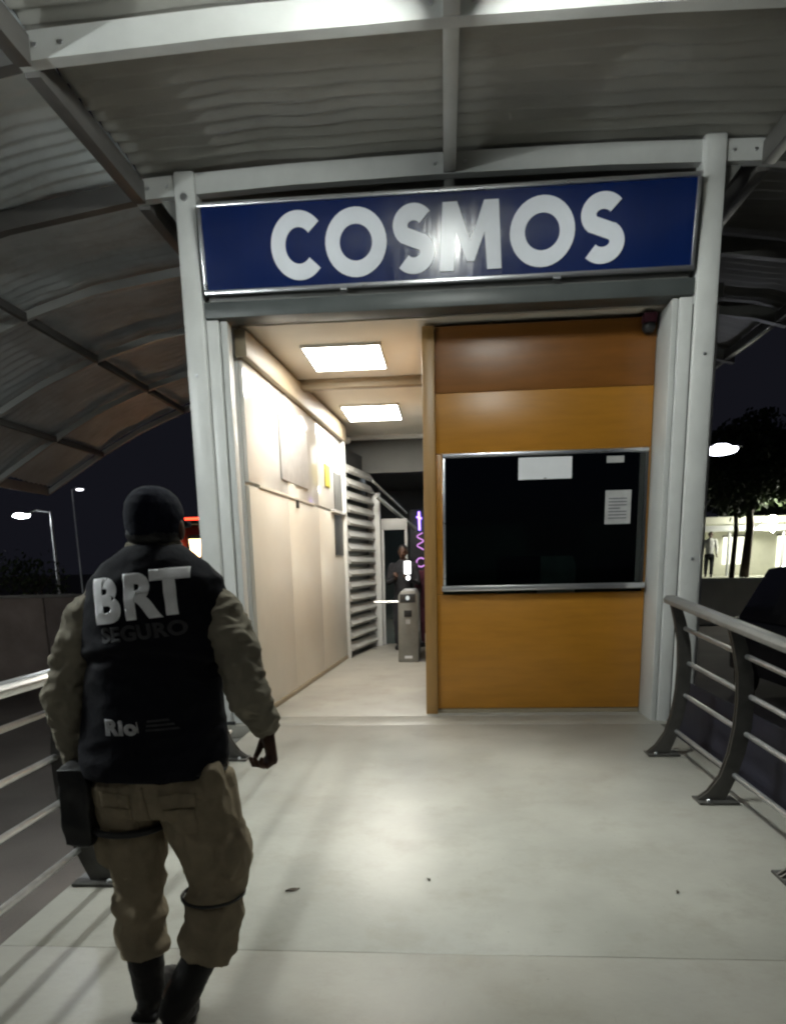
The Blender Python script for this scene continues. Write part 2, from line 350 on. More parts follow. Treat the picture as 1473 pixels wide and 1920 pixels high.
def outline_letter(ch, x0, x1, z0, z1, t):
    """list of closed outlines (x,z); first is outer, others are holes"""
    cx, cz = (x0+x1)/2, (z0+z1)/2; rx, rz = (x1-x0)/2, (z1-z0)/2
    def arc(rx_, rz_, a0, a1, n=36, c=(None, None)):
        ccx = cx if c[0] is None else c[0]; ccz = cz if c[1] is None else c[1]
        return [(ccx+rx_*math.cos(R(a0+(a1-a0)*k/n)), ccz+rz_*math.sin(R(a0+(a1-a0)*k/n))) for k in range(n+1)]
    if ch == 'O': return [arc(rx,rz,0,360)[:-1], arc(rx-t,rz-t,0,360)[:-1]]
    if ch == 'C':
        rx = rx*1.12; cx = x0+rx
        o = arc(rx,rz,42,318); i = arc(rx-t,rz-t,318,42); return [o+i]
    if ch == 'M':
        w = t*.98; h = z1-z0
        return [[(x0,z0),(x0+.03,z1),(x0+.03+w,z1),(cx,z0+h*.42),(x1-.03-w,z1),(x1-.03,z1),(x1,z0),(x1-w,z0),(x1-w-.022,z0+h*.56),(cx+.032,z0+h*.13),(cx-.032,z0+h*.13),(x0+w+.022,z0+h*.56),(x0+w,z0)]]
    if ch == 'S':
        # centre line offset both ways
        rzs = (z1-z0-t)/4; rxs = rx-t/2; zt_, zb = z1-t/2-rzs, z0+t/2+rzs
        path = [(cx+rxs*math.cos(R(a)), zt_+rzs*math.sin(R(a))) for a in range(35, 235, 10)]
        path += [(cx-rxs*.52, cz+rzs*.22), (cx, cz), (cx+rxs*.52, cz-rzs*.22)]
        path += [(cx+rxs*math.cos(R(a)), zb+rzs*math.sin(R(a))) for a in range(50, -150, -10)]
        Lp, Rp = [], []
        for i, p in enumerate(path):
            a = path[max(i-1,0)]; b = path[min(i+1,len(path)-1)]; d = Vector((b[0]-a[0], b[1]-a[1])).normalized(); n = Vector((-d.y, d.x))*t/2
            Lp.append((p[0]+n.x, p[1]+n.y)); Rp.append((p[0]-n.x, p[1]-n.y))
        return [Lp+Rp[::-1]]
def curve_mesh(outl, depth):
    cu = bpy.data.curves.new('outline', 'CURVE'); cu.dimensions = '2D'; cu.fill_mode = 'BOTH'; cu.extrude = depth
    for o in outl:
        sp = cu.splines.new('POLY'); sp.points.add(len(o)-1); sp.use_cyclic_u = True
        for q, p in zip(sp.points, o): q.co = (p[0], p[1], 0, 1)
    ob = bpy.data.objects.new('outline', cu); COL.objects.link(ob)
    bpy.context.view_layer.update()
    me = bpy.data.meshes.new_from_object(ob.evaluated_get(bpy.context.evaluated_depsgraph_get()))
    bpy.data.objects.remove(ob); bpy.data.curves.remove(cu); return me
zc = .335
for ch, a, b in (('C',-1.455,-1.03),('O',-.99,-.47),('S',-.415,-.07),('M',-.03,.49),('O',.555,1.085),('S',1.13,1.49)):
    hh = .258 if ch in 'COS' else .25
    me = curve_mesh(outline_letter(ch, a, b, zc-hh, zc+hh, .122), .006); me.name = 'letter'
    me.materials.append(M['letter'])
    o = bpy.data.objects.new('letter', me); COL.objects.link(o); o.parent = sign
    o.rotation_euler = (R(90),0,0); o.location = (0,-.0105,0)

# ------------------------------------------------------------------ station interior
Wx = -1.77
wl = empty('station_wall', (Wx,8.8,0)); wl.rotation_euler = (0,0,R(-3.3)); tag(wl, 'cream panelled corridor wall on the left, brightly lit near the top', 'wall')
def WP(name, y0, y1, z0, z1, m, x1=Wx, th=.04, bev=.004, parent=wl):
    return box(name, (x1-th-Wx,y0-8.8,z0), (x1-Wx,y1-8.8,z1), m, parent, bev)
ys = [6.91,8.3,9.8,11.45]
for a, b in zip(ys, ys[1:]):
    WP('wall_panel', a+.003, b-.003, .06, 2.29, M['cream']); WP('wall_panel', a+.003, b-.003, 2.325, 3.42, M['wallwhite'])
WP('skirting', 6.91, 11.45, 0, .057, M['trim'], Wx+.008)
WP('ledge', 7.2, 9.5, 2.293, 2.322, M['cream'], Wx+.015, .05)
WP('ledge', 10.6, 11.45, 2.293, 2.322, M['wallwhite'], Wx+.05, .09)
WP('end_post', 11.453, 11.55, 0, 3.5, M['white'], Wx+.05, .12)
WP('backing', 6.91, 11.55, 0, 3.69, M['white'], Wx-.045, .05)
WP('cornice', 6.85, 11.55, 3.425, 3.66, M['trim'], Wx+.07, .11)
WP('hook', 8.6, 8.65, 2.2, 2.29, M['black'], Wx+.03, .03)
def on_wall(name, y0, y1, z0, z1, m, label, cat):
    o = MB().box((.002,y0-8.8,z0), (.02,y1-8.8,z1)).build(name, m, bevel=.003); o.location = (Wx,8.8,0); o.rotation_euler = (0,0,R(-3.3)); return tag(o, label, cat)
on_wall('notice_board', 8.0, 9.2, 2.47, 3.15, M['papergrey'], 'large grey notice board high on the cream corridor wall', 'notice board')
on_wall('wall_sign', 10.2, 10.5, 2.62, 2.92, M['yellow'], 'small yellow sign on the corridor wall near the shutter', 'sign')
on_wall('fire_panel', 10.75, 11.3, 1.67, 2.27, M['dkgrey'], 'tall dark grey panel on the corridor wall under the white ledge', 'wall panel')
on_wall('display_frame', 10.8, 11.3, 2.35, 2.88, M['hallgrey'], 'grey framed panel on the corridor wall above the white ledge', 'wall panel')

ce = empty('ceiling', (0,9,3.69)); structure(ce)
for a, b in ((6.905,8.82),(8.96,12.58)):
    MB().box((-1.9,a-9,0), (2.4,b-9,.04)).build('ceiling_panel', M['ceil'], ce, bevel=.003)
MB().box((-1.9,8.823-9,-.1), (-.1,8.957-9,.045)).build('ceiling_beam', M['trim'], ce, bevel=.004)
MB().box((-1.9,12.583-9,-.06), (2.4,12.7-9,.08)).build('edge_beam', M['white'], ce, bevel=.004)
def ceiling_light(y0, y1, label):
    t = empty('ceiling_light', (-1.03,(y0+y1)/2,3.69)); tag(t, label, 'ceiling light', 'square ceiling lights in the corridor')
    h = (y1-y0)/2
    MB().box((-.385,-h+.02,-.03), (.385,h-.02,-.012)).build('diffuser', L['panel'], t)
    for a, b in (((-.41,-h,-.034),(-.386,h,-.002)),((.386,-h,-.034),(.41,h,-.002)),((-.385,-h,-.034),(.385,-h+.019,-.002)),((-.385,h-.019,-.034),(.385,h,-.002))):
        MB().box(a, b).build('frame', M['white'], t)
ceiling_light(7.5, 8.38, 'lit ceiling light nearer the doorway, the larger looking of the two')
ceiling_light(10.2, 11.2, 'lit ceiling light farther down the corridor, before the white edge beam')
sd = MB().ball((-1.7+.05,12.45,3.6), (.07,.07,.06)).build('smoke_detector', M['white'], smooth=True); tag(sd, 'small round white detector under the ceiling end above the shutter', 'detector')
# outer shell of the station
st = empty('station_roof', (0,9,3.8)); tag(st, 'flat station roof slab over the corridor and ticket booth', 'roof')
MB().box((-2.0,6.91-9,-.06), (2.45,12.7-9,.06)).build('slab', M['hallgrey'], st)
rw = box('side_wall', (2.36,6.9,0), (2.42,12.7,3.68), M['white']); tag(rw, 'pale outer side wall of the station behind the right post', 'wall')

# ------------------------------------------------------------------ ticket booth
Db = 7.02
bo = empty('ticket_booth', (.9,Db,0)); tag(bo, 'orange wood ticket booth with a wide dark service window', 'ticket booth')
def Bb(name, a, b, m, bev=.004, parent=bo): return box(name, (a[0]-.9,a[1]-Db,a[2]), (b[0]-.9,b[1]-Db,b[2]), m, parent, bev)
Bb('corner_post', (-.2,6.98,0), (-.085,7.12,3.65), M['post'])
Bb('lower_panel', (-.082,7.02,.05), (1.925,7.06,1.2), M['orange'])
Bb('plinth', (-.082,7.03,0), (1.925,7.06,.047), M['trim'])
Bb('middle_panel', (-.082,7.02,2.53), (1.925,7.06,3.07), M['orange'])
Bb('shaded_upper_panel', (-.082,7.02,3.073), (1.925,7.06,3.65), M['brown'])  # darker band stands in for the shadow of the header above
Bb('side_jamb', (-.082,7.02,1.203), (-.02,7.06,2.527), M['orange'])
Bb('side_jamb', (1.905,7.02,1.203), (1.925,7.06,2.527), M['orange'])
Bb('side_wall', (-.19,7.123,0), (-.14,10.4,3.65), M['post'])
Bb('rear_wall', (-.135,10.35,0), (2.35,10.4,3.65), M['hallgrey'])
Bb('counter', (0,7.07,1.1), (1.9,7.6,1.14), M['dkgrey'])
Bb('inner_partition', (-.1,7.9,0), (2.3,7.94,3.6), M['booth_inside'])
wf = Bb('window_frame', (-.018,7.0,2.49), (1.903,7.05,2.525), M['alum'])
Bb('window_frame', (-.018,7.0,1.29), (.008,7.05,2.487), M['alum']); Bb('window_frame', (1.883,7.0,1.29), (1.903,7.05,2.487), M['dkgrey'])
Bb('window_sill', (-.03,6.93,1.235), (1.905,7.06,1.286), M['alum'], .008)
Bb('pane', (.01,7.02,1.288), (1.881,7.026,2.488), M['glass'], 0)
def notice(x0, x1, z0, z1, m, label, y=7.012):
    t = empty('paper_notice', ((x0+x1)/2,y,z0)); tag(t, label, 'notice')
    MB().box((-(x1-x0)/2,0,0), ((x1-x0)/2,.003,z1-z0)).build('sheet', m, t); return t
n1 = notice(.7,1.2,2.27,2.47, M['paper'], 'wide white paper notice taped at the top of the booth window')
for k, (a, b) in enumerate(((-.2,.18),(-.17,.1),(-.2,.15))):
    pass
MB().box((-.01,-.003,.005), (.015,-.0005,.012)).build('tape_mark', M['ink'], n1)
n2 = notice(1.52,1.76,1.84,2.15, M['papergrey'], 'small grey paper notice on the right of the booth window')
for z in (.05,.08,.11,.14,.17,.2,.23): MB().box((-.09,-.0025,z), (.08 if z != .14 else .02,-.0005,z+.008)).build('text_line', M['ink'], n2)
n3 = notice(1.52,1.68,2.4,2.46, M['papergrey'], 'tiny pale sticker in the top right corner of the booth window')
dc = empty('dome_camera', (1.84,6.98,3.6)); tag(dc, 'small dark dome camera under the ceiling at the booth corner', 'camera')
MB().ball((0,0,-.05), (.06,.06,.06)).build('dome', M['black'], dc, smooth=True); MB().box((-.06,-.06,-.02), (.06,.035,.06)).build('mount', M['maroon'], dc, bevel=.01)

mo = empty('monitor', (.75,7.35,1.14)); tag(mo, 'dark computer monitor on the counter behind the booth window', 'monitor')
MB().box((-.22,0,.12), (.22,.03,.42)).build('screen', M['black'], mo, bevel=.006); MB().box((-.03,.0,.02), (.03,.025,.119)).build('neck', M['dkgrey'], mo); MB().box((-.1,-.05,0), (.1,.1,.018)).build('foot', M['dkgrey'], mo, bevel=.004)
oc = empty('office_chair', (1.2,7.68,0)); tag(oc, 'empty chair with a pale back behind the booth counter', 'chair')
MB().rings([[(x*w_,.12+.02*abs(x),z) for x in (-.2,-.1,.1,.2)]+[(x*w_,.16,z) for x in (.2,.1,-.1,-.2)] for z, w_ in ((.95,.8),(1.15,1),(1.45,1.05),(1.56,.85))]).build('backrest', M['papergrey'], oc, smooth=True)
MB().box((-.22,-.25,.9), (.22,.14,.945)).build('seat', M['black'], oc, bevel=.015); MB().tube([(0,-.05,.05),(0,-.05,.9)], .03, 10).build('pole', M['dkgrey'], oc, smooth=True)
for k in range(5): MB().tube([(0,-.05,.1),(.19*math.cos(k*1.257),-.05+.15*math.sin(k*1.257),.03)], .02, 8).build('leg', M['black'], oc, smooth=True)
# ------------------------------------------------------------------ slatted shutter, hall, turnstile
sh = empty('slatted_screen', (-1.7,11.6,0)); tag(sh, 'grey horizontal slatted screen beyond the cream wall', 'screen')
A, B_ = Vector((-1.60,11.6,0)), Vector((-1.34,13.1,0)); dv = B_-A; nn = Vector((dv.y,-dv.x,0)).normalized()
for k in range(15):
    z = .12+k*.205
    a, b = A-Vector((-1.7,11.6,0)), B_-Vector((-1.7,11.6,0))
    q = [a+Vector((0,0,z)), a+nn*.06+Vector((0,0,z-.02)), a+nn*.075+Vector((0,0,z+.02)), a+Vector((0,0,z+.13))]
    q2 = [p+dv for p in q]
    MB().rings([q, q2]).build('slat', M['slat'], sh)
MB().add([A-Vector((-1.7,11.6,0))-nn*.09, B_-Vector((-1.7,11.6,0))-nn*.09, B_-Vector((-1.7,11.6,-3.4))-nn*.09, A-Vector((-1.7,11.6,-3.4))-nn*.09], [(0,1,2,3)]).build('backing_sheet', M['dkgrey'], sh)
p_ = box('hall_post', (-1.4,13.14,0), (-1.18,13.28,2.8), M['white'], bevel=.01); tag(p_, 'pale steel post at the far end of the slatted screen', 'post')
gd = empty('glass_door', (-.95,13.4,0)); tag(gd, 'white framed glass door beyond the turnstile', 'door')
MB().box((-.24,0,2.15), (.25,.05,2.35)).build('frame', M['white'], gd, bevel=.005)
MB().box((-.24,0,0), (-.19,.05,2.147)).build('frame', M['white'], gd, bevel=.005); MB().box((.2,0,0), (.25,.05,2.147)).build('frame', M['white'], gd, bevel=.005)
MB().box((-.189,.02,.02), (.199,.026,2.146)).build('pane', M['clear'], gd)
dcn = empty('roof_brace', (-1.0,13,2.4)); tag(dcn, 'white diagonal metal brace rising above the glass door', 'brace')
MB().tube([(-.25,-.3,.55),(.25,1.2,.1)], .02, 8).build('strut', M['steel'], dcn, smooth=True); MB().tube([(-.2,-.3,.3),(.42,1.6,-.2)], .035, 8).build('strut', M['steel'], dcn, smooth=True)
bk = box('bulkhead', (-2.0,12.95,3.12), (2.4,13.1,3.72), M['hallgrey']); tag(bk, 'grey bulkhead panel hanging across the hall beyond the corridor', 'bulkhead')
structure(box('hall_ceiling', (-2.2,13.11,3.5), (2.4,20,3.56), M['hallgrey']))
hw = box('hall_back_wall', (-4,20.01,0), (3,20.1,3.9), M['hallgrey']); tag(hw, 'dim grey wall closing the far end of the hall', 'wall')
hl = empty('assumed_hall_light', (.3,15.6,3.42)); tag(hl, 'assumed unseen ceiling light of the far hall behind the booth', 'ceiling light')  # unseen lamp assumed here to light the far hall dimly
MB().box((-.5,-.5,0), (.5,.5,.03)).build('diffuser', emis('assumed_hall_panel', (.85,.95,1), 3.2), hl); MB().box((-.53,-.53,.031), (.53,.53,.07)).build('frame', M['white'], hl)

ts = empty('turnstile', (-.58,11,0)); tag(ts, 'grey metal turnstile pillar with a side arm at the corridor end', 'turnstile')
MB().prism([(-.16,0),(.16,0),(.15,1.03),(.1,1.11),(-.1,1.11),(-.15,1.03)], -.12, .9, 'Y').build('cabinet', mat('turnstile_metal', (.24,.24,.225), .4, metal=.5, var=.15), ts, bevel=.01)
MB().box((-.12,-.135,.93), (.12,-.121,1.06)).build('reader_panel', M['dkgrey'], ts, bevel=.004)
MB().ball((0,-.14,1.0), (.03,.012,.035)).build('reader_light', emis('reader_glow', (.8,.85,.8), .6), ts, smooth=True)
MB().box((-.06,-.132,.71), (.06,-.121,.81)).build('coin_slot', M['black'], ts, bevel=.003)
MB().box((-.035,-.132,.6), (.035,-.121,.67)).build('sticker', M['papergrey'], ts); MB().box((-.06,-.132,.06), (.06,-.121,.1)).build('badge', M['paper'], ts)
MB().tube([(-.16,.2,.93),(-.55,.2,.93)], .018, 8).build('arm', M['rail'], ts, smooth=True)
ts2 = empty('turnstile', (-.2,11.35,0)); tag(ts2, 'low grey turnstile side unit half hidden behind the booth edge', 'turnstile')
MB().box((-.13,-.1,0), (.13,.8,.42)).build('cabinet', M['steel'], ts2, bevel=.02)
MB().tube([(-.09,.7,.42),(-.09,.7,.9),(.1,.7,.9)], .018, 8).build('arm', M['rail'], ts2, smooth=True)

ne = empty('neon_decoration', (-.57,16,1.7)); tag(ne, 'purple neon tube decoration glowing in the far hall', 'neon light')
MB().tube([(0,0,.95),(.01,0,.55)], .022, 8).build('tube', L['purple'], ne, smooth=True)
MB().tube([(-.05,0,.84),(.06,0,.8)], .018, 8).build('tube', L['purple'], ne, smooth=True)
MB().tube([(.02+.07*math.cos(k*.7),0,.12+k*.022) for k in range(18)], .012, 6).build('tube', L['pink'], ne, smooth=True)
MB().tube([(.03+.1*math.cos(k*.7),0,-.15+.1*math.sin(k*.7)) for k in range(9)], .014, 6).build('tube', L['pink'], ne, smooth=True)
MB().box((-.2,.03,-1.6), (.3,.06,1.0)).build('back_board', M['dkgrey'], ne)

# ------------------------------------------------------------------ railings
def bolt(p, parent): MB().ball(p, (.014,.014,.014), 10).build('bolt', M['alum'], parent, smooth=True)
def railing(side, X, label, posts, y0, y1, base_dx=0):
    t = empty('railing', (X,(y0+y1)/2,0)); tag(t, label, 'railing')
    cy = (y0+y1)/2; s = side     # s=+1 right rail: outside is +x
    def lp(x, y, z): return (x*s, y-cy, z*(1+(.07*max(0, y-3.6) if s > 0 and z > .05 else 0)))   # the right rail climbs a little to the post
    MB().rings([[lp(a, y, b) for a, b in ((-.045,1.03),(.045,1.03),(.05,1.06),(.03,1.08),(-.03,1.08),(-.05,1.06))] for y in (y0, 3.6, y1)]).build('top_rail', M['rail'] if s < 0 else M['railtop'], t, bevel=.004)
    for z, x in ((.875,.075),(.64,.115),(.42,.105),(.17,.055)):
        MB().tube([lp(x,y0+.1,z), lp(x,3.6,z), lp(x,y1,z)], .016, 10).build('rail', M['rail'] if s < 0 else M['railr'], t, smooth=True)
    # curved plate posts
    prof_ = [(-.0,1.03,.04),(.035,.93,.045),(.075,.78,.05),(.09,.62,.055),(.085,.46,.055),(.06,.3,.052),(.02,.16,.055),(-.03,.07,.07),(-.075,.018,.095)]
    for py in posts:
        for e in (-.016, .016):
            mb = MB(); rings = []
            for x, z, w_ in prof_:
                rings.append([lp(x-w_*.9,py+e-.006,z), lp(x+w_*.9,py+e-.006,z), lp(x+w_*.9,py+e+.006,z), lp(x-w_*.9,py+e+.006,z)])
            mb.rings(rings).build('post', M['railpost'], t, bevel=0)
        MB().box(lp(-.16,py-.075,.003), lp(.08,py+.075,.017)).build('base_plate', M['railpost'], t, bevel=.003) if s > 0 else MB().box(lp(.08,py-.075,.003), lp(-.16,py+.075,.017)).build('base_plate', M['railpost'], t, bevel=.003)
        bolt(lp(-.1,py-.05,.022), t); bolt(lp(-.1,py+.05,.022), t)
    return t
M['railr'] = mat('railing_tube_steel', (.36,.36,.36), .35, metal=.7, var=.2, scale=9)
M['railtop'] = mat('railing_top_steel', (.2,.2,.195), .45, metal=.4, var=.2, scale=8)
railing(1, 1.72, 'steel walkway railing on the right running up to the pale post', [5.42,4.31,3.2,2.1,1.0,-.1], -1.5, 5.56)
railing(-1, -1.74, 'bright steel walkway railing on the left beside the walking guard', [5.3,4.2,3.1,2.0,.9,-.2], -1.5, 5.56)
sc1 = box('screen_cloth', (2.08,-2,-.75), (2.1,6.3,.45), M['tarp']); tag(sc1, 'dark navy cloth screen hung outside the right railing', 'screen')

# ------------------------------------------------------------------ litter on the floor
for x, y, a, lab in ((-.73,3.02,.5,'dark dry leaf lying on the floor nearest the guard'), (-.09,3.15,2.0,'tiny pale brown leaf on the floor before the booth'), (1.05,3.05,1.2,'tiny dark speck of litter on the floor near the right railing')):
    k = .035 if x < -.5 else .018
    vs = []
    for i in range(9):
        q = i/8; wd_ = math.sin(math.pi*q)*.38*k
        vs += [(k*(q-.5)*2, -wd_, .006+.004*math.sin(q*5)), (k*(q-.5)*2, 0, .003+.002*q), (k*(q-.5)*2, wd_, .009-.003*q)]
    fs = []
    for i in range(8):
        for j in range(2): fs.append((i*3+j, i*3+j+1, i*3+j+4, i*3+j+3))
    nv = len(vs); vs += [(a_, b_, c_+.0012) for a_, b_, c_ in vs]; fs += [tuple(nv+i for i in f[::-1]) for f in fs]
    o = MB().add(vs, fs).build('dry_leaf', M['bark']); o.location = (x,y,0); o.rotation_euler = (0,0,a); tag(o, lab, 'leaf')

# ------------------------------------------------------------------ people
def remesh(mb, name, m, parent, vox, disp=0., dscale=9., smooth_it=4, stretch=(1,1,1), seed=0, dfun=None, zcut=None):
    me = bpy.data.meshes.new('tmp'); me.from_pydata(mb.v, [], mb.f)
    bm = bmesh.new(); bm.from_mesh(me); bmesh.ops.recalc_face_normals(bm, faces=bm.faces); bm.to_mesh(me); bm.free()
    o = bpy.data.objects.new('tmp', me); COL.objects.link(o)
    md = o.modifiers.new('r', 'REMESH'); md.mode = 'VOXEL'; md.voxel_size = vox; md.adaptivity = 0
    if smooth_it:
        s = o.modifiers.new('s', 'SMOOTH'); s.factor = .5; s.iterations = smooth_it
    bpy.context.view_layer.update()
    out = bpy.data.meshes.new_from_object(o.evaluated_get(bpy.context.evaluated_depsgraph_get()))
    bpy.data.objects.remove(o)
    if disp or dfun:
        nrm = [v.normal.copy() for v in out.vertices]
        for v, n in zip(out.vertices, nrm):
            c = v.co; d = 0
            if disp:
                p = Vector((c.x*stretch[0], c.y*stretch[1], c.z*stretch[2]))*dscale + Vector((seed, 0, 0))
                d = disp*(noise.noise(p) + .6*(1-2*abs(noise.noise(p*1.7+Vector((5,3,1))))) - .3)
            if dfun: d += dfun(c)
            v.co = c + n*d
    for p in out.polygons: p.use_smooth = True
    out.name = name; out.materials.clear(); out.materials.append(m)
    r = bpy.data.objects.new(name, out); COL.objects.link(r); r.parent = parent
    return r
def hand(mb, wrist, d, side, spread, curl, s=1.):
    """wrist, d = direction the palm points, side = thumb direction, palm-normal from cross"""
    d = d.normalized(); side = (side - d*side.dot(d)).normalized(); nrm = d.cross(side).normalized()*curl[1]
    w_ = wrist
    # palm as flattened rings
    rings = []
    for q, a, b in ((0,.026,.02),(.03,.036,.018),(.065,.042,.016),(.09,.040,.014)):
        c = w_ + d*q*s; rings.append([c + side*a*s*math.cos(t) + nrm*b*s*math.sin(t) for t in [2*math.pi*k/14 for k in range(14)]])
    mb.rings(rings)
    for i, (off, ln) in enumerate(((.031,.072),(.0105,.082),(-.0105,.076),(-.030,.06))):
        p = w_ + d*.082*s + side*off*s; pts = [p]; ang = 0; dd = d
        for k, f in enumerate((.45,.32,.26)):
            ang = math.radians(curl[0])*(k+1)*(1+.08*i)
            dd = d*math.cos(ang) + nrm*math.sin(ang) + side*off*1.2
            pts.append(pts[-1]+dd.normalized()*ln*f*s)
        mb.tube(pts, [.0095*s,.0092*s,.0085*s,.0072*s], 8, dome=True)
    p = w_ + d*.02*s + side*.022*s
    mb.tube([p, p+(side*.8+d*.6+nrm*.3).normalized()*.032*s, p+(side*.8+d*.6+nrm*.3).normalized()*.032*s+(d*.9+nrm*.5+side*.1).normalized()*.032*s,
             p+(side*.8+d*.6+nrm*.3).normalized()*.032*s+(d*.9+nrm*.5+side*.1).normalized()*.032*s+(d*.8+nrm*.7-side*.2).normalized()*.024*s], [.013*s,.012*s,.0105*s,.008*s], 8, dome=True)

def head_into(mb, c, s=1.):
    x, y, z = c
    mb.ball((x,y-.008*s,z+.012*s), (.075*s,.094*s,.098*s), 24)       # cranium
    mb.ball((x,y+.03*s,z-.055*s), (.056*s,.06*s,.062*s), 20)         # jaw
    mb.tube([(x,y+.088*s,z+.015*s),(x,y+.102*s,z-.012*s),(x,y+.106*s,z-.028*s)], [.009*s,.012*s,.015*s], 8, dome=True)  # nose
    mb.tube([(x-.022*s,y+.082*s,z-.06*s),(x,y+.09*s,z-.058*s),(x+.022*s,y+.082*s,z-.06*s)], [.005*s,.008*s,.005*s], 8, dome=True)
    mb.tube([(x-.022*s,y+.08*s,z-.07*s),(x,y+.088*s,z-.071*s),(x+.022*s,y+.08*s,z-.07*s)], [.005*s,.008*s,.005*s], 8, dome=True)
    for sx in (-1, 1):
        mb.ball((x+sx*.03*s,y+.078*s,z+.005*s), (.013*s,.01*s,.009*s), 10)      # eyes
        mb.tube([(x+sx*.014*s,y+.085*s,z+.024*s),(x+sx*.045*s,y+.078*s,z+.024*s)], .007*s, 6, dome=True)
        mb.ball((x+sx*.078*s,y-.008*s,z-.012*s), (.011*s,.021*s,.034*s), 12)     # ears

# --- the guard (feet origin, faces +y) ---
G = empty('person', (-.915,2.1,0)); tag(G, 'guard seen from behind in a navy vest reading BRT, khaki shirt and trousers', 'person')
V = Vector
sR, eR, wR = V((.215,0,1.40)), V((.322,-.055,1.105)), V((.340,.05,.985))
sL, eL, wL = V((-.175,0,1.40)), V((-.295,-.01,1.11)), V((-.32,.07,.88))
bd = MB()
head_into(bd, (.045,.02,1.632), 1.0)
bd.tube([(.02,-.005,1.44),(.035,0,1.50),(.043,.008,1.58)], [.062,.056,.058], 16, dome=True)
bd.ellrings([(0,0,.84,.15,.1),(0,0,.95,.155,.105),(0,0,1.1,.145,.1),(0,0,1.25,.165,.108),(0,0,1.38,.175,.1),(.005,0,1.45,.12,.075),(.01,0,1.5,.05,.05)])
for s_, e_, w_ in ((sR,eR,wR),(sL,eL,wL)):
    bd.tube([s_+V((0,0,-.02)), e_, w_], [.05,.04,.027], 12, dome=True)
hand(bd, wR, V((.1,.1,-1)), V((-.5,1,0)), 0, (52,-1), 1.12)
hand(bd, wL, V((.1,.25,-1)), V((.5,1,0)), 0, (28,1), 1.08)
kL, aL = V((-.105,.03,.5)), V((-.115,0,.11)); kR, aR = V((.12,.04,.5)), V((.035,-.14,.16))
bd.tube([(-.09,0,.86), kL, aL], [.075,.055,.04], 14, dome=True); bd.tube([(.09,0,.86), (.14,.03,.5), (.112,-.085,.27), aR], [.075,.055,.042,.038], 14, dome=True)
bd.tube([aL, aL+V((0,.06,-.06)), aL+V((0,.16,-.08))], [.035,.035,.025], 10, dome=True); bd.tube([aR, aR+V((0,.05,-.07)), aR+V((0,.13,-.12))], [.035,.035,.024], 10, dome=True)
body = remesh(bd, 'body', M['skin'], G, .0052, smooth_it=2)
# shirt
b = MB()
b.ellrings([(0,0,.86,.19,.13),(0,0,1.1,.175,.12),(0,0,1.3,.195,.125),(0,0,1.42,.2,.11),(.008,0,1.49,.12,.085),(.02,.0,1.54,.072,.07)])
b.tube([sR+V((0,.01,-.02)), sR.lerp(eR,.4)+V((.016,0,0)), eR, eR.lerp(wR,.5)+V((.008,0,0)), wR+V((0,.004,.012))], [.074,.07,.062,.052,.041], 16, dome=True)
b.tube([sL+V((.01,.01,-.02)), sL.lerp(eL,.4)+V((-.008,0,0)), eL, eL.lerp(wL,.5), wL+V((0,0,.01))], [.074,.07,.062,.053,.042], 16, dome=True)
shirt = remesh(b, 'shirt', M['shirt'], G, .0075, .013, 11, 2, (1.2,1.2,1.7), 3)
MB().tube([(.04+.066*math.cos(a),.004+.066*math.sin(a),1.572+.006*math.sin(a)) for a in [2*math.pi*k/24 for k in range(25)]], .019, 8).build('collar', M['shirt'], G, smooth=True)
MB().tube([(.04+.058*math.cos(a),.006+.058*math.sin(a),1.592+.004*math.sin(a)) for a in [2*math.pi*k/24 for k in range(25)]], .011, 8).build('collar', M['shirtcol'] if 'shirtcol' in M else M['shirt'], G, smooth=True)
# trousers
b = MB()
b.ellrings([(-.005,0,.74,.195,.13),(-.005,0,.82,.215,.15),(0,0,.9,.205,.14),(0,0,.98,.185,.13)])
b.tube([(-.105,0,.84),(-.112,.005,.66),(-.112,.015,.5),(-.118,0,.36),(-.12,0,.27),(-.118,0,.225)], [.122,.094,.082,.08,.086,.082], 20)
b.tube([(.10,0,.84),(.132,0,.68),(.156,.02,.56),(.152,.01,.47),(.142,-.03,.38),(.132,-.07,.29),(.125,-.085,.25)], [.125,.122,.116,.096,.092,.092,.088], 20)
b.ball((.222,-.02,.60), (.05,.09,.1)); b.ball((-.2,.0,.62), (.025,.07,.085)); b.ball((.18,-.055,.86), (.05,.05,.07))
tr = remesh(b, 'trousers', M['khaki'], G, .0075, .013, 8, 2, (1.6,1.6,.9), 11, dfun=lambda c: .012*math.sin(c.z*58+2*c.x*10)*max(0, min(1, (.56-c.z)*6))*(.5+noise.noise(c*6)))
MB().tube([(.148+.1*math.cos(a),-.02+.1*math.sin(a),.455) for a in [2*math.pi*k/24 for k in range(25)]], .006, 6).build('knee_strap', M['black'], G, smooth=True)
def cloth_patch(src, name, x0, x1, z0, z1, m, off=.004, th=.004):
    bv = BVHTree.FromPolygons([v.co for v in src.data.vertices], [tuple(p.vertices) for p in src.data.polygons])
    nx_, nz_ = 14, 14; vs = []; fs = []
    for i in range(nz_+1):
        for j in range(nx_+1):
            x = x0+(x1-x0)*j/nx_; z = z0+(z1-z0)*i/nz_; h = bv.ray_cast(Vector((x,-.7,z)), Vector((0,1,0)))
            vs.append((x, (h[0].y if h[0] is not None else 0)-off, z))
    for i in range(nz_):
        for j in range(nx_): fs.append((i*(nx_+1)+j, i*(nx_+1)+j+1, (i+1)*(nx_+1)+j+1, (i+1)*(nx_+1)+j))
    o = MB().add(vs, fs).build(name, m, G, smooth=True); md = o.modifiers.new('t','SOLIDIFY'); md.thickness = th; md.offset = 0; return o
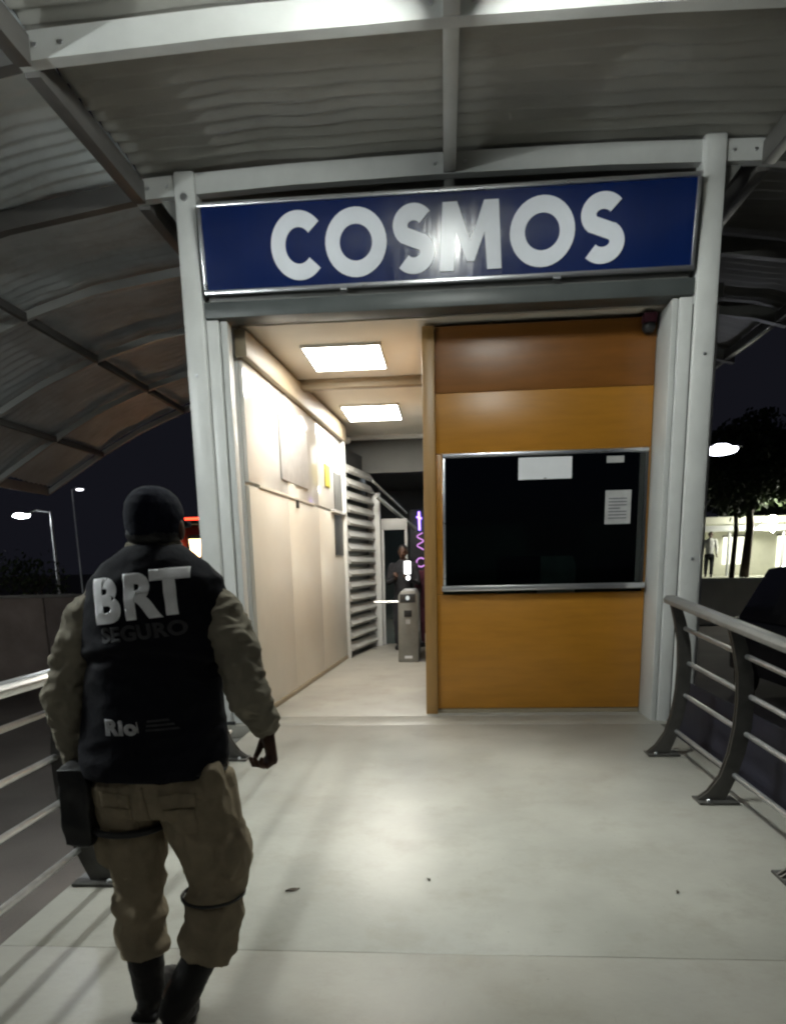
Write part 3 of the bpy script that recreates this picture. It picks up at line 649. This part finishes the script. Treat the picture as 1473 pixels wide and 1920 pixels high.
cloth_patch(tr, 'pocket_flap', -.15,-.045,.79,.835, M['khaki']); cloth_patch(tr, 'pocket_flap', .05,.155,.79,.835, M['khaki'])
cloth_patch(tr, 'pocket', -.145,-.05,.70,.785, M['khaki'], .002); cloth_patch(tr, 'pocket', .055,.15,.70,.785, M['khaki'], .002)
cloth_patch(tr, 'seam', -.002,.003,.72,.86, M['khaki'], .003)
# vest
b = MB()
b.ellrings([(-.015,0,.87,.232,.162),(-.015,0,.92,.238,.166),(-.010,0,1.04,.226,.158),(.002,0,1.14,.216,.152),(.016,0,1.26,.220,.154),(.030,0,1.36,.222,.152),(.036,0,1.43,.218,.147),(.040,0,1.48,.202,.138),(.042,0,1.52,.165,.118),(.044,0,1.552,.115,.096),(.045,0,1.572,.08,.08)], 40)
vest = remesh(b, 'vest', M['vest'], G, .0085, .010, 6, 4, (1,1,1.6), 21, dfun=lambda c: -.012*math.exp(-((c.z-1.215-.04*math.cos(c.x*7))/.018)**2)+.008*math.exp(-((c.z-1.245-.04*math.cos(c.x*7))/.016)**2))
# print on the vest's back: flattened onto the cloth
bvh = BVHTree.FromPolygons([v.co for v in vest.data.vertices], [tuple(p.vertices) for p in vest.data.polygons])
def wrap(me, name, m, zoff=.0035):
    bm = bmesh.new(); bm.from_mesh(me); bmesh.ops.remove_doubles(bm, verts=bm.verts, dist=1e-5)
    for ax, lo, hi in ((0,-.3,.3),(2,.8,1.6)):
        k = lo
        while k < hi:
            co = Vector((0,0,0)); co[ax] = k; no = Vector((0,0,0)); no[ax] = 1
            bmesh.ops.bisect_plane(bm, geom=list(bm.verts)+list(bm.edges)+list(bm.faces), plane_co=co, plane_no=no); k += .008
    for v in bm.verts:
        h = bvh.ray_cast(Vector((v.co.x,-.6,v.co.z)), Vector((0,1,0)))
        if h[0] is not None: v.co.y = h[0].y - zoff
    bmesh.ops.recalc_face_normals(bm, faces=bm.faces)
    out = bpy.data.meshes.new(name); bm.to_mesh(out); bm.free()
    out.materials.append(m); o = bpy.data.objects.new(name, out); COL.objects.link(o); o.parent = G
    md = o.modifiers.new('thick', 'SOLIDIFY'); md.thickness = .001; md.offset = 1
    return o
def text_mesh(s, size, x, z, rot=0, bold=0., sx=1., space=1.):
    cu = bpy.data.curves.new('t', 'FONT'); cu.body = s; cu.size = size; cu.offset = bold; cu.space_character = space; cu.fill_mode = 'FRONT'; cu.resolution_u = 5
    ob = bpy.data.objects.new('t', cu); COL.objects.link(ob); bpy.context.view_layer.update()
    me = bpy.data.meshes.new_from_object(ob.evaluated_get(bpy.context.evaluated_depsgraph_get()))
    bpy.data.objects.remove(ob)
    c, s_ = math.cos(rot), math.sin(rot)
    for v in me.vertices:
        a, b_ = v.co.x*sx, v.co.y; v.co = (x+a*c-b_*s_, 0, z+a*s_+b_*c)
    return me
for ch, x, z, rt in (('B',-.098,1.356,.09),('R',.002,1.369,.08),('T',.088,1.380,.07)):
    wrap(text_mesh(ch, .168, x, z, rt, .0085, .93), 'letter', M['vestprint'])
wrap(text_mesh('SEGURO', .058, -.08, 1.297, .09, .0025, 1.1, 1.05), 'lettering', M['vestdim'])
wrap(text_mesh('Rio', .062, -.095, 1.025, .02, .0035, 1.1, 1.1), 'lettering', M['vestmid'])
wrap(text_mesh('I', .05, .005, 1.03, .02, .000, .6), 'separator_mark', M['vestmid'])
for k in range(3):
    me = bpy.data.meshes.new('q'); z = 1.034+k*.014
    me.from_pydata([(.03+.004*k,0,z),(.125-.012*k,0,z+.002),(.122-.012*k,0,z+.009),(.032+.004*k,0,z+.007)], [], [(0,1,2,3)]); wrap(me, 'logo_mark', M['vestdim'])
# cap, belt, bag, boots
b = MB(); b.ball((.045,.01,1.668), (.084,.102,.082), 28); b.ellrings([(.045,.0,1.60,.078,.094),(.045,.01,1.66,.086,.103)], 28)
b.prism([(.045+.085*math.cos(a), .06+.13*math.sin(a)) for a in [math.pi*k/12 for k in range(13)]], 1.632, 1.645, 'Z')
b2 = MB(); b2.ball((.045,-.004,1.605), (.08,.09,.055), 24); remesh(b2, 'hair', M['black'], G, .006, .003, 20, 2)
cap = remesh(b, 'cap', M['cap'], G, .006, .002, 14, 2)
MB().tube([(.0+.2*math.cos(a),.142*math.sin(a),.885) for a in [2*math.pi*k/32 for k in range(33)]], .019, 8).build('belt', M['black'], G, smooth=True)
b = MB(); b.box((-.30,-.1,.64), (-.2,.08,.9)); b.box((-.315,-.07,.7), (-.29,.05,.84))
remesh(b, 'thigh_bag', M['black'], G, .009, .01, 9, 6)
MB().tube([(-.115+.118*math.cos(a),.112*math.sin(a),.69) for a in [2*math.pi*k/24 for k in range(25)]], .012, 6).build('thigh_strap', M['black'], G, smooth=True)
b = MB(); b.tube([(-.118,0,.33),(-.115,0,.2),(-.112,.0,.11),(-.112,.0,.06)], [.062,.06,.056,.052], 16, dome=True); b.tube([(-.112,-.03,.045),(-.112,.06,.05),(-.11,.15,.038),(-.108,.19,.03)], [.042,.046,.04,.026], 14, flat=.85, dome=True); b.box((-.158,-.07,.0), (-.068,.2,.022))
remesh(b, 'boot', M['boot'], G, .006, .003, 14, 3)
b = MB(); b.tube([(.12,-.078,.33),(.106,-.092,.25),(.062,-.135,.16),(.037,-.15,.115)], [.055,.058,.056,.05], 16, dome=True); b.tube([(.035,-.165,.11),(.035,-.09,.07),(.035,-.03,.04),(.035,.01,.032)], [.042,.046,.04,.026], 14, flat=.85, dome=True)
b.tube([(.035,-.20,.09),(.035,-.13,.035),(.035,-.04,.014),(.035,.02,.014)], [.02,.02,.014,.012], 10, dome=True)
remesh(b, 'boot', M['boot'], G, .006, .003, 14, 3)

def far_person(loc, rz, label, top, legs, hair, phone=False, sc_=1.):
    g_ = empty('person', loc); g_.rotation_euler = (0,0,rz); g_.scale = (sc_,)*3; tag(g_, label, 'person')
    b = MB(); head_into(b, (0,.01,1.6)); b.tube([(0,0,1.4),(0,0,1.55)], .052, 12, dome=True)
    b.ellrings([(0,0,.82,.15,.1),(0,0,1.05,.135,.095),(0,0,1.3,.165,.1),(0,0,1.4,.12,.08),(0,0,1.45,.05,.05)])
    arms = []
    for s in (-1, 1):
        sh_ = V((s*.18,0,1.37)); el = V((s*.24,.02,1.1)); wr = V((s*.08,.24,1.18)) if phone else V((s*.24,.08,.86))
        arms.append((sh_, el, wr)); b.tube([sh_, el, wr], [.045,.038,.027], 10, dome=True)
        hand(b, wr, V((-s*.2,.5,.4)) if phone else V((0,.1,-1)), V((0,0,1)) if phone else V((0,1,0)), 0, (40,s), 1)
        b.tube([(s*.085,0,.85),(s*.1,.02,.47),(s*.1,0,.08)], [.075,.053,.038], 12, dome=True); b.tube([(s*.1,-.03,.04),(s*.1,.14,.035)], [.038,.03], 10, dome=True)
    remesh(b, 'body', M['skin'], g_, .011, smooth_it=1)
    b = MB(); b.ellrings([(0,0,.84,.17,.12),(0,0,1.05,.155,.115),(0,0,1.3,.185,.12),(0,0,1.4,.14,.095),(0,0,1.47,.07,.065)])
    for sh_, el, wr in arms: b.tube([sh_, el, el.lerp(wr,.8)], [.066,.056,.044], 12, dome=True)
    remesh(b, 'shirt', top, g_, .013, .008, 9)
    b = MB(); b.ellrings([(0,0,.76,.17,.12),(0,0,.9,.165,.12)])
    for s in (-1, 1): b.tube([(s*.09,0,.84),(s*.1,.02,.47),(s*.1,0,.1)], [.1,.078,.065], 12)
    remesh(b, 'trousers', legs, g_, .013, .008, 9)
    b = MB(); b.ball((0,-.012,1.632), (.083,.098,.09), 16); remesh(b, 'hair', hair, g_, .012, .004, 20)
    for s in (-1, 1):
        b = MB(); b.tube([(s*.1,-.03,.05),(s*.1,.16,.045)], [.05,.04], 12, dome=True); b.build('shoe', M['black'], g_, smooth=True)
    return g_
far_person((-.74,12.6,0), R(175), 'person in dark clothes standing behind the turnstile', M['darkcloth'], M['darkcloth'], M['black'], True, 1.08)
ph = empty('phone', (-.645,12.2,1.2)); tag(ph, 'bright white lit screen held up behind the turnstile', 'phone')
MB().box((-.05,0,.04), (.05,.012,.36)).build('casing', M['black'], ph, bevel=.006); MB().box((-.055,-.006,.15), (.055,-.001,.36)).build('screen', L['phone'], ph, bevel=.002)
MB().ball((.01,-.01,.08), (.035,.012,.035), 12).build('torch', L['phone'], ph, smooth=True)
far_person((-.30,12.9,0), R(150), 'person in maroon clothes half hidden behind the booth edge', M['maroon'], M['maroon'], M['black'], False, .98)

# ------------------------------------------------------------------ outside, left
ow = empty('boundary_wall', (-12,15,-.9)); tag(ow, 'low brownish rendered wall across the road on the left', 'wall')
for k in range(6): MB().box((-7+k*2.03,0,0), (-5+k*2.03-.01,.2,1.86)).build('wall_panel', M['wallout'], ow, bevel=.01)
MB().box((-7.02,-.04,1.865), (5.2,.24,1.93)).build('coping', M['slab'], ow, bevel=.01)
def street_lamp(x, y, z0, z1, heads, label, m, pr=.05):
    t = empty('street_lamp', (x,y,z0)); tag(t, label, 'street lamp')
    h = z1-z0
    MB().tube([(0,0,0),(0,0,h*.5),(0,0,h)], [pr*1.4,pr,pr*.7], 10).build('pole', M['steel'], t, smooth=True)
    MB().box((-pr*3,-pr*3,0), (pr*3,pr*3,.03)).build('base_plate', M['dkgrey'], t)
    for dx, dz, s in heads:
        MB().tube([(0,0,h-.05),(dx*.5,0,h+dz*.5+.1),(dx*.85,0,h+dz+.04)], pr*.5, 8).build('arm', M['steel'], t, smooth=True)
        hd = MB().rings([[(dx-.25*s,-.1*s,dz+h+.02),(dx-.25*s,.1*s,dz+h+.02),(dx-.25*s,.08*s,dz+h+.07),(dx-.25*s,-.08*s,dz+h+.07)],[(dx+.25*s,-.1*s,dz+h+.02),(dx+.25*s,.1*s,dz+h+.02),(dx+.25*s,.08*s,dz+h+.1),(dx+.25*s,-.08*s,dz+h+.1)]]).build('head', M['dkgrey'], t, bevel=.01)
        MB().ball((dx,0,dz+h), (.22*s,.12*s,.07*s), 14).build('lens', m, t, smooth=True)
    return t
street_lamp(-13.55,24,-.9,3.6, [(-1.05,-.12,1.3)], 'street lamp with a bright white head on a pale pole, left', L['street'])
street_lamp(-18.0,34,-.9,5.45, [(.4,-.02,.9)], 'farther street lamp with a dim head, left of the guard', L['dimstreet'], .03)
# lamp assumed out of view left of the walkway, for the rail shadows
assumed_lamp = street_lamp(-7.7,1.2,-.9,3.5, [(.5,.1,1.2)], 'assumed unseen street lamp beside the walkway on the left', L['assumed_led'], .06)
# bushes by the wall
def tree(loc, h, rad, label, n=700, trunk=.12, cz=None, name='tree', cat='tree', th=None):
    t = empty(name, loc); tag(t, label, cat); rnd = random.Random(int(h*100+loc[0]*10))
    cz = cz or h*.72
    mb = MB(); mb.tube([(0,0,0),(trunk*.5,0,h*.3),(-trunk*.3,.1,h*.55),(0,0,cz+rad*.3)], [trunk,trunk*.8,trunk*.6,trunk*.2], 9)
    for k in range(6):
        a = k*1.05+rnd.random(); p = V((0,0,h*(.38+.06*k)))
        mb.tube([p, p+V((math.cos(a)*rad*.4,math.sin(a)*rad*.4,rad*.35)), p+V((math.cos(a)*rad*.8,math.sin(a)*rad*.8,rad*.55))], [trunk*.4,trunk*.25,trunk*.1], 6)
    mb.build('trunk', M['bark'], t, smooth=True)
    cl = [(V((rnd.uniform(-1,1)*rad*.65, rnd.uniform(-1,1)*rad*.65, cz+rnd.uniform(-.6,.7)*rad*.7)), rad*rnd.uniform(.28,.5)) for _ in range(11)]
    vs = []; fs = []
    for i in range(n):
        c, r_ = rnd.choice(cl); d = V((rnd.gauss(0,1),rnd.gauss(0,1),rnd.gauss(0,1))).normalized()*r_*rnd.uniform(.5,1.1)
        p = c+d; s = rad*.05*rnd.uniform(.7,1.5); q = V((rnd.gauss(0,1),rnd.gauss(0,1),rnd.gauss(0,1))).normalized(); e = q.orthogonal().normalized(); f = q.cross(e)
        k = len(vs); vs += [p-e*s, p-f*s*.5, p+e*s, p+f*s*.5]; fs.append((k,k+1,k+2,k+3))
    me = MB().add(vs, fs); cr = me.build('crown', M['leaf'], t)
tree((-10.2,17.2,-.9), 2.9, 1.1, 'dark bush showing above the low wall beneath the street lamp', 900, .05, 2.0, 'bush', 'bush')
# kiosk with red front and lit windows
ki = empty('kiosk', (-5.3,15.5,-.9)); tag(ki, 'red fronted kiosk with glowing windows beyond the guard', 'kiosk')
MB().box((-1.1,0,0), (1.5,1.8,2.2)).build('wall', M['red'], ki, bevel=.01)
MB().box((-1.1,.0,2.203), (1.5,1.8,3.35)).build('upper_wall', M['red'], ki, bevel=.01)
MB().box((-1.3,-.35,3.36), (1.7,2.0,3.45)).build('roof', M['dkgrey'], ki, bevel=.01)
for x in (-.2, .28):
    f_ = MB().box((x-.17,-.02,2.6), (x+.17,-.003,3.15)).build('window_frame', M['dkgrey'], ki)
    MB().prism([(x-.1,2.68),(x+.1,2.68),(x+.13,3.06),(x-.13,3.06)], -.04, -.021, 'Y').build('pane', L['warm'], ki)
MB().ball((-.62,-.05,2.9), (.05,.04,.1), 12).build('wall_lamp', L['warm'], ki, smooth=True)
MB().tube([(-.35,-.2,3.48),(.1,-.2,3.48)], .03, 8).build('assumed_red_bar', L['redl'], ki, smooth=True)  # red lamp bar assumed here to give the red glow under the canopy
# ------------------------------------------------------------------ outside, right
op = empty('opposite_platform', (13,29,-.9)); tag(op, 'raised pale concrete platform beyond the road on the right', 'platform')
MB().box((-4.5,-2.5,0), (9,5,1.68)).build('platform_body', M['pale'], op, bevel=.02)
bl = empty('shop_building', (13,30,.78)); tag(bl, 'single storey pale shop building brightly lit at night, far right', 'building')
MB().box((-4.3,.5,0), (8,4,2.1)).build('wall', M['pale'], bl)
MB().box((-4.6,-1.2,2.0), (8.3,4.1,2.28)).build('roof', M['pale'], bl, bevel=.02)
MB().box((-4.6,-1.3,1.72), (8.3,-1.205,1.95)).build('fascia', M['steel'], bl, bevel=.01)
for x, w_ in ((-3.9,.75),(-2.9,.45),(-1.55,.95),(.6,.7),(2.0,1.0),(4.0,1.2),(6,1.2)):
    MB().box((x,.44,.15 if w_ < .8 else .45), (x+w_,.495,1.55)).build('window', L['cool'] , bl); MB().box((x-.05,.46,1.553), (x+w_+.05,.498,1.62)).build('lintel', M['dkgrey'], bl)
for x in (-4.2,-1.9,.15,1.6,3.6,5.6): MB().tube([(x,-1,0),(x,-1,1.72)], .06, 8).build('column', M['steel'], bl, smooth=True)
MB().tube([(-1.05,-1.3,1.85),(-1.05,-2.0,2.1),(-1.05,-2.6,2.1)], .03, 8).build('lamp_arm', M['steel'], bl, smooth=True)
MB().ball((-1.05,-2.7,2.05), (.15,.12,.15), 14).build('flood_lamp', L['bulb'], bl, smooth=True)
MB().ball((-.5,-1.5,1.72), (.06,.05,.06), 12).build('wall_lamp', L['bulb'], bl, smooth=True)
far_person((10.14,28.3,.78), R(160), 'person in a white shirt and dark trousers standing on the far platform', M['whitecloth'], M['darkcloth'], M['black'], False, 1.0)
tree((10.35,26.6,.78), 5.6, 2.0, 'thin dark tree before the lit shop, nearer the pale post', 5000, .1, 3.7)
tree((10.95,27.0,.78), 6.2, 2.2, 'thicker dark tree before the lit shop, nearer the flood lamp', 6000, .17, 4.1)
tree((16.5,38,-.9), 9, 3.2, 'large dark tree behind the lit shop building', 7000, .2, 6.2)
street_lamp(3.72,12.0,-.9,3.05, [(.62,.14,1.35)], 'street lamp with a flat bright head beside the right post', emis('lit_led_head', (.85,.88,1), 9), .05)
# dark van
vn = empty('parked_van', (6.3,11.5,-.9)); tag(vn, 'dark van parked on the road beyond the right railing', 'van')
MB().rings([[(x*k2,y,z) for x, z in ((-.92,.35),(.92,.35),(.95,.9),(.9,1.3),(-.9,1.3),(-.95,.9))] for y, k2 in ((-2.3,.94),(-2.1,1),(2.1,1),(2.3,.92))]).build('body', M['carpaint'], vn, bevel=.03)
MB().rings([[(x,y0_,1.302),(-x,y0_,1.302),(-x*.86,y1_,z1_),(x*.86,y1_,z1_)] for x, y0_, y1_, z1_ in ((.88,-2.2,-1.95,2.2),(.9,0,0,2.32),(.88,2.0,1.2,2.2))]).build('cabin', M['carpaint'], vn, bevel=.03)
MB().box((-.7,-2.20,1.45), (.7,-2.09,2.0), Matrix.Rotation(R(-13),3,'X')).build('rear_window', M['black'], vn)
for sx in (-1, 1):
    for y in (-1.4,1.4):
        wh = MB().tube([(sx*.8,y,.33),(sx*.98,y,.33)], .33, 20).build('wheel', M['tyre'], vn, smooth=True); MB().tube([(sx*.97,y,.33),(sx*.99,y,.33)], .2, 16).build('rim', M['alum'], vn, smooth=True)
    MB().box((sx*.82-.07,-2.34,.85), (sx*.82+.07,-2.27,1.15)).build('tail_light', M['red'], vn, bevel=.01)
MB().box((-.25,-2.33,.75), (.25,-2.31,.87)).build('number_plate', M['papergrey'], vn)
MB().box((-.9,-2.38,.36), (.9,-2.25,.55)).build('bumper', M['black'], vn, bevel=.02)
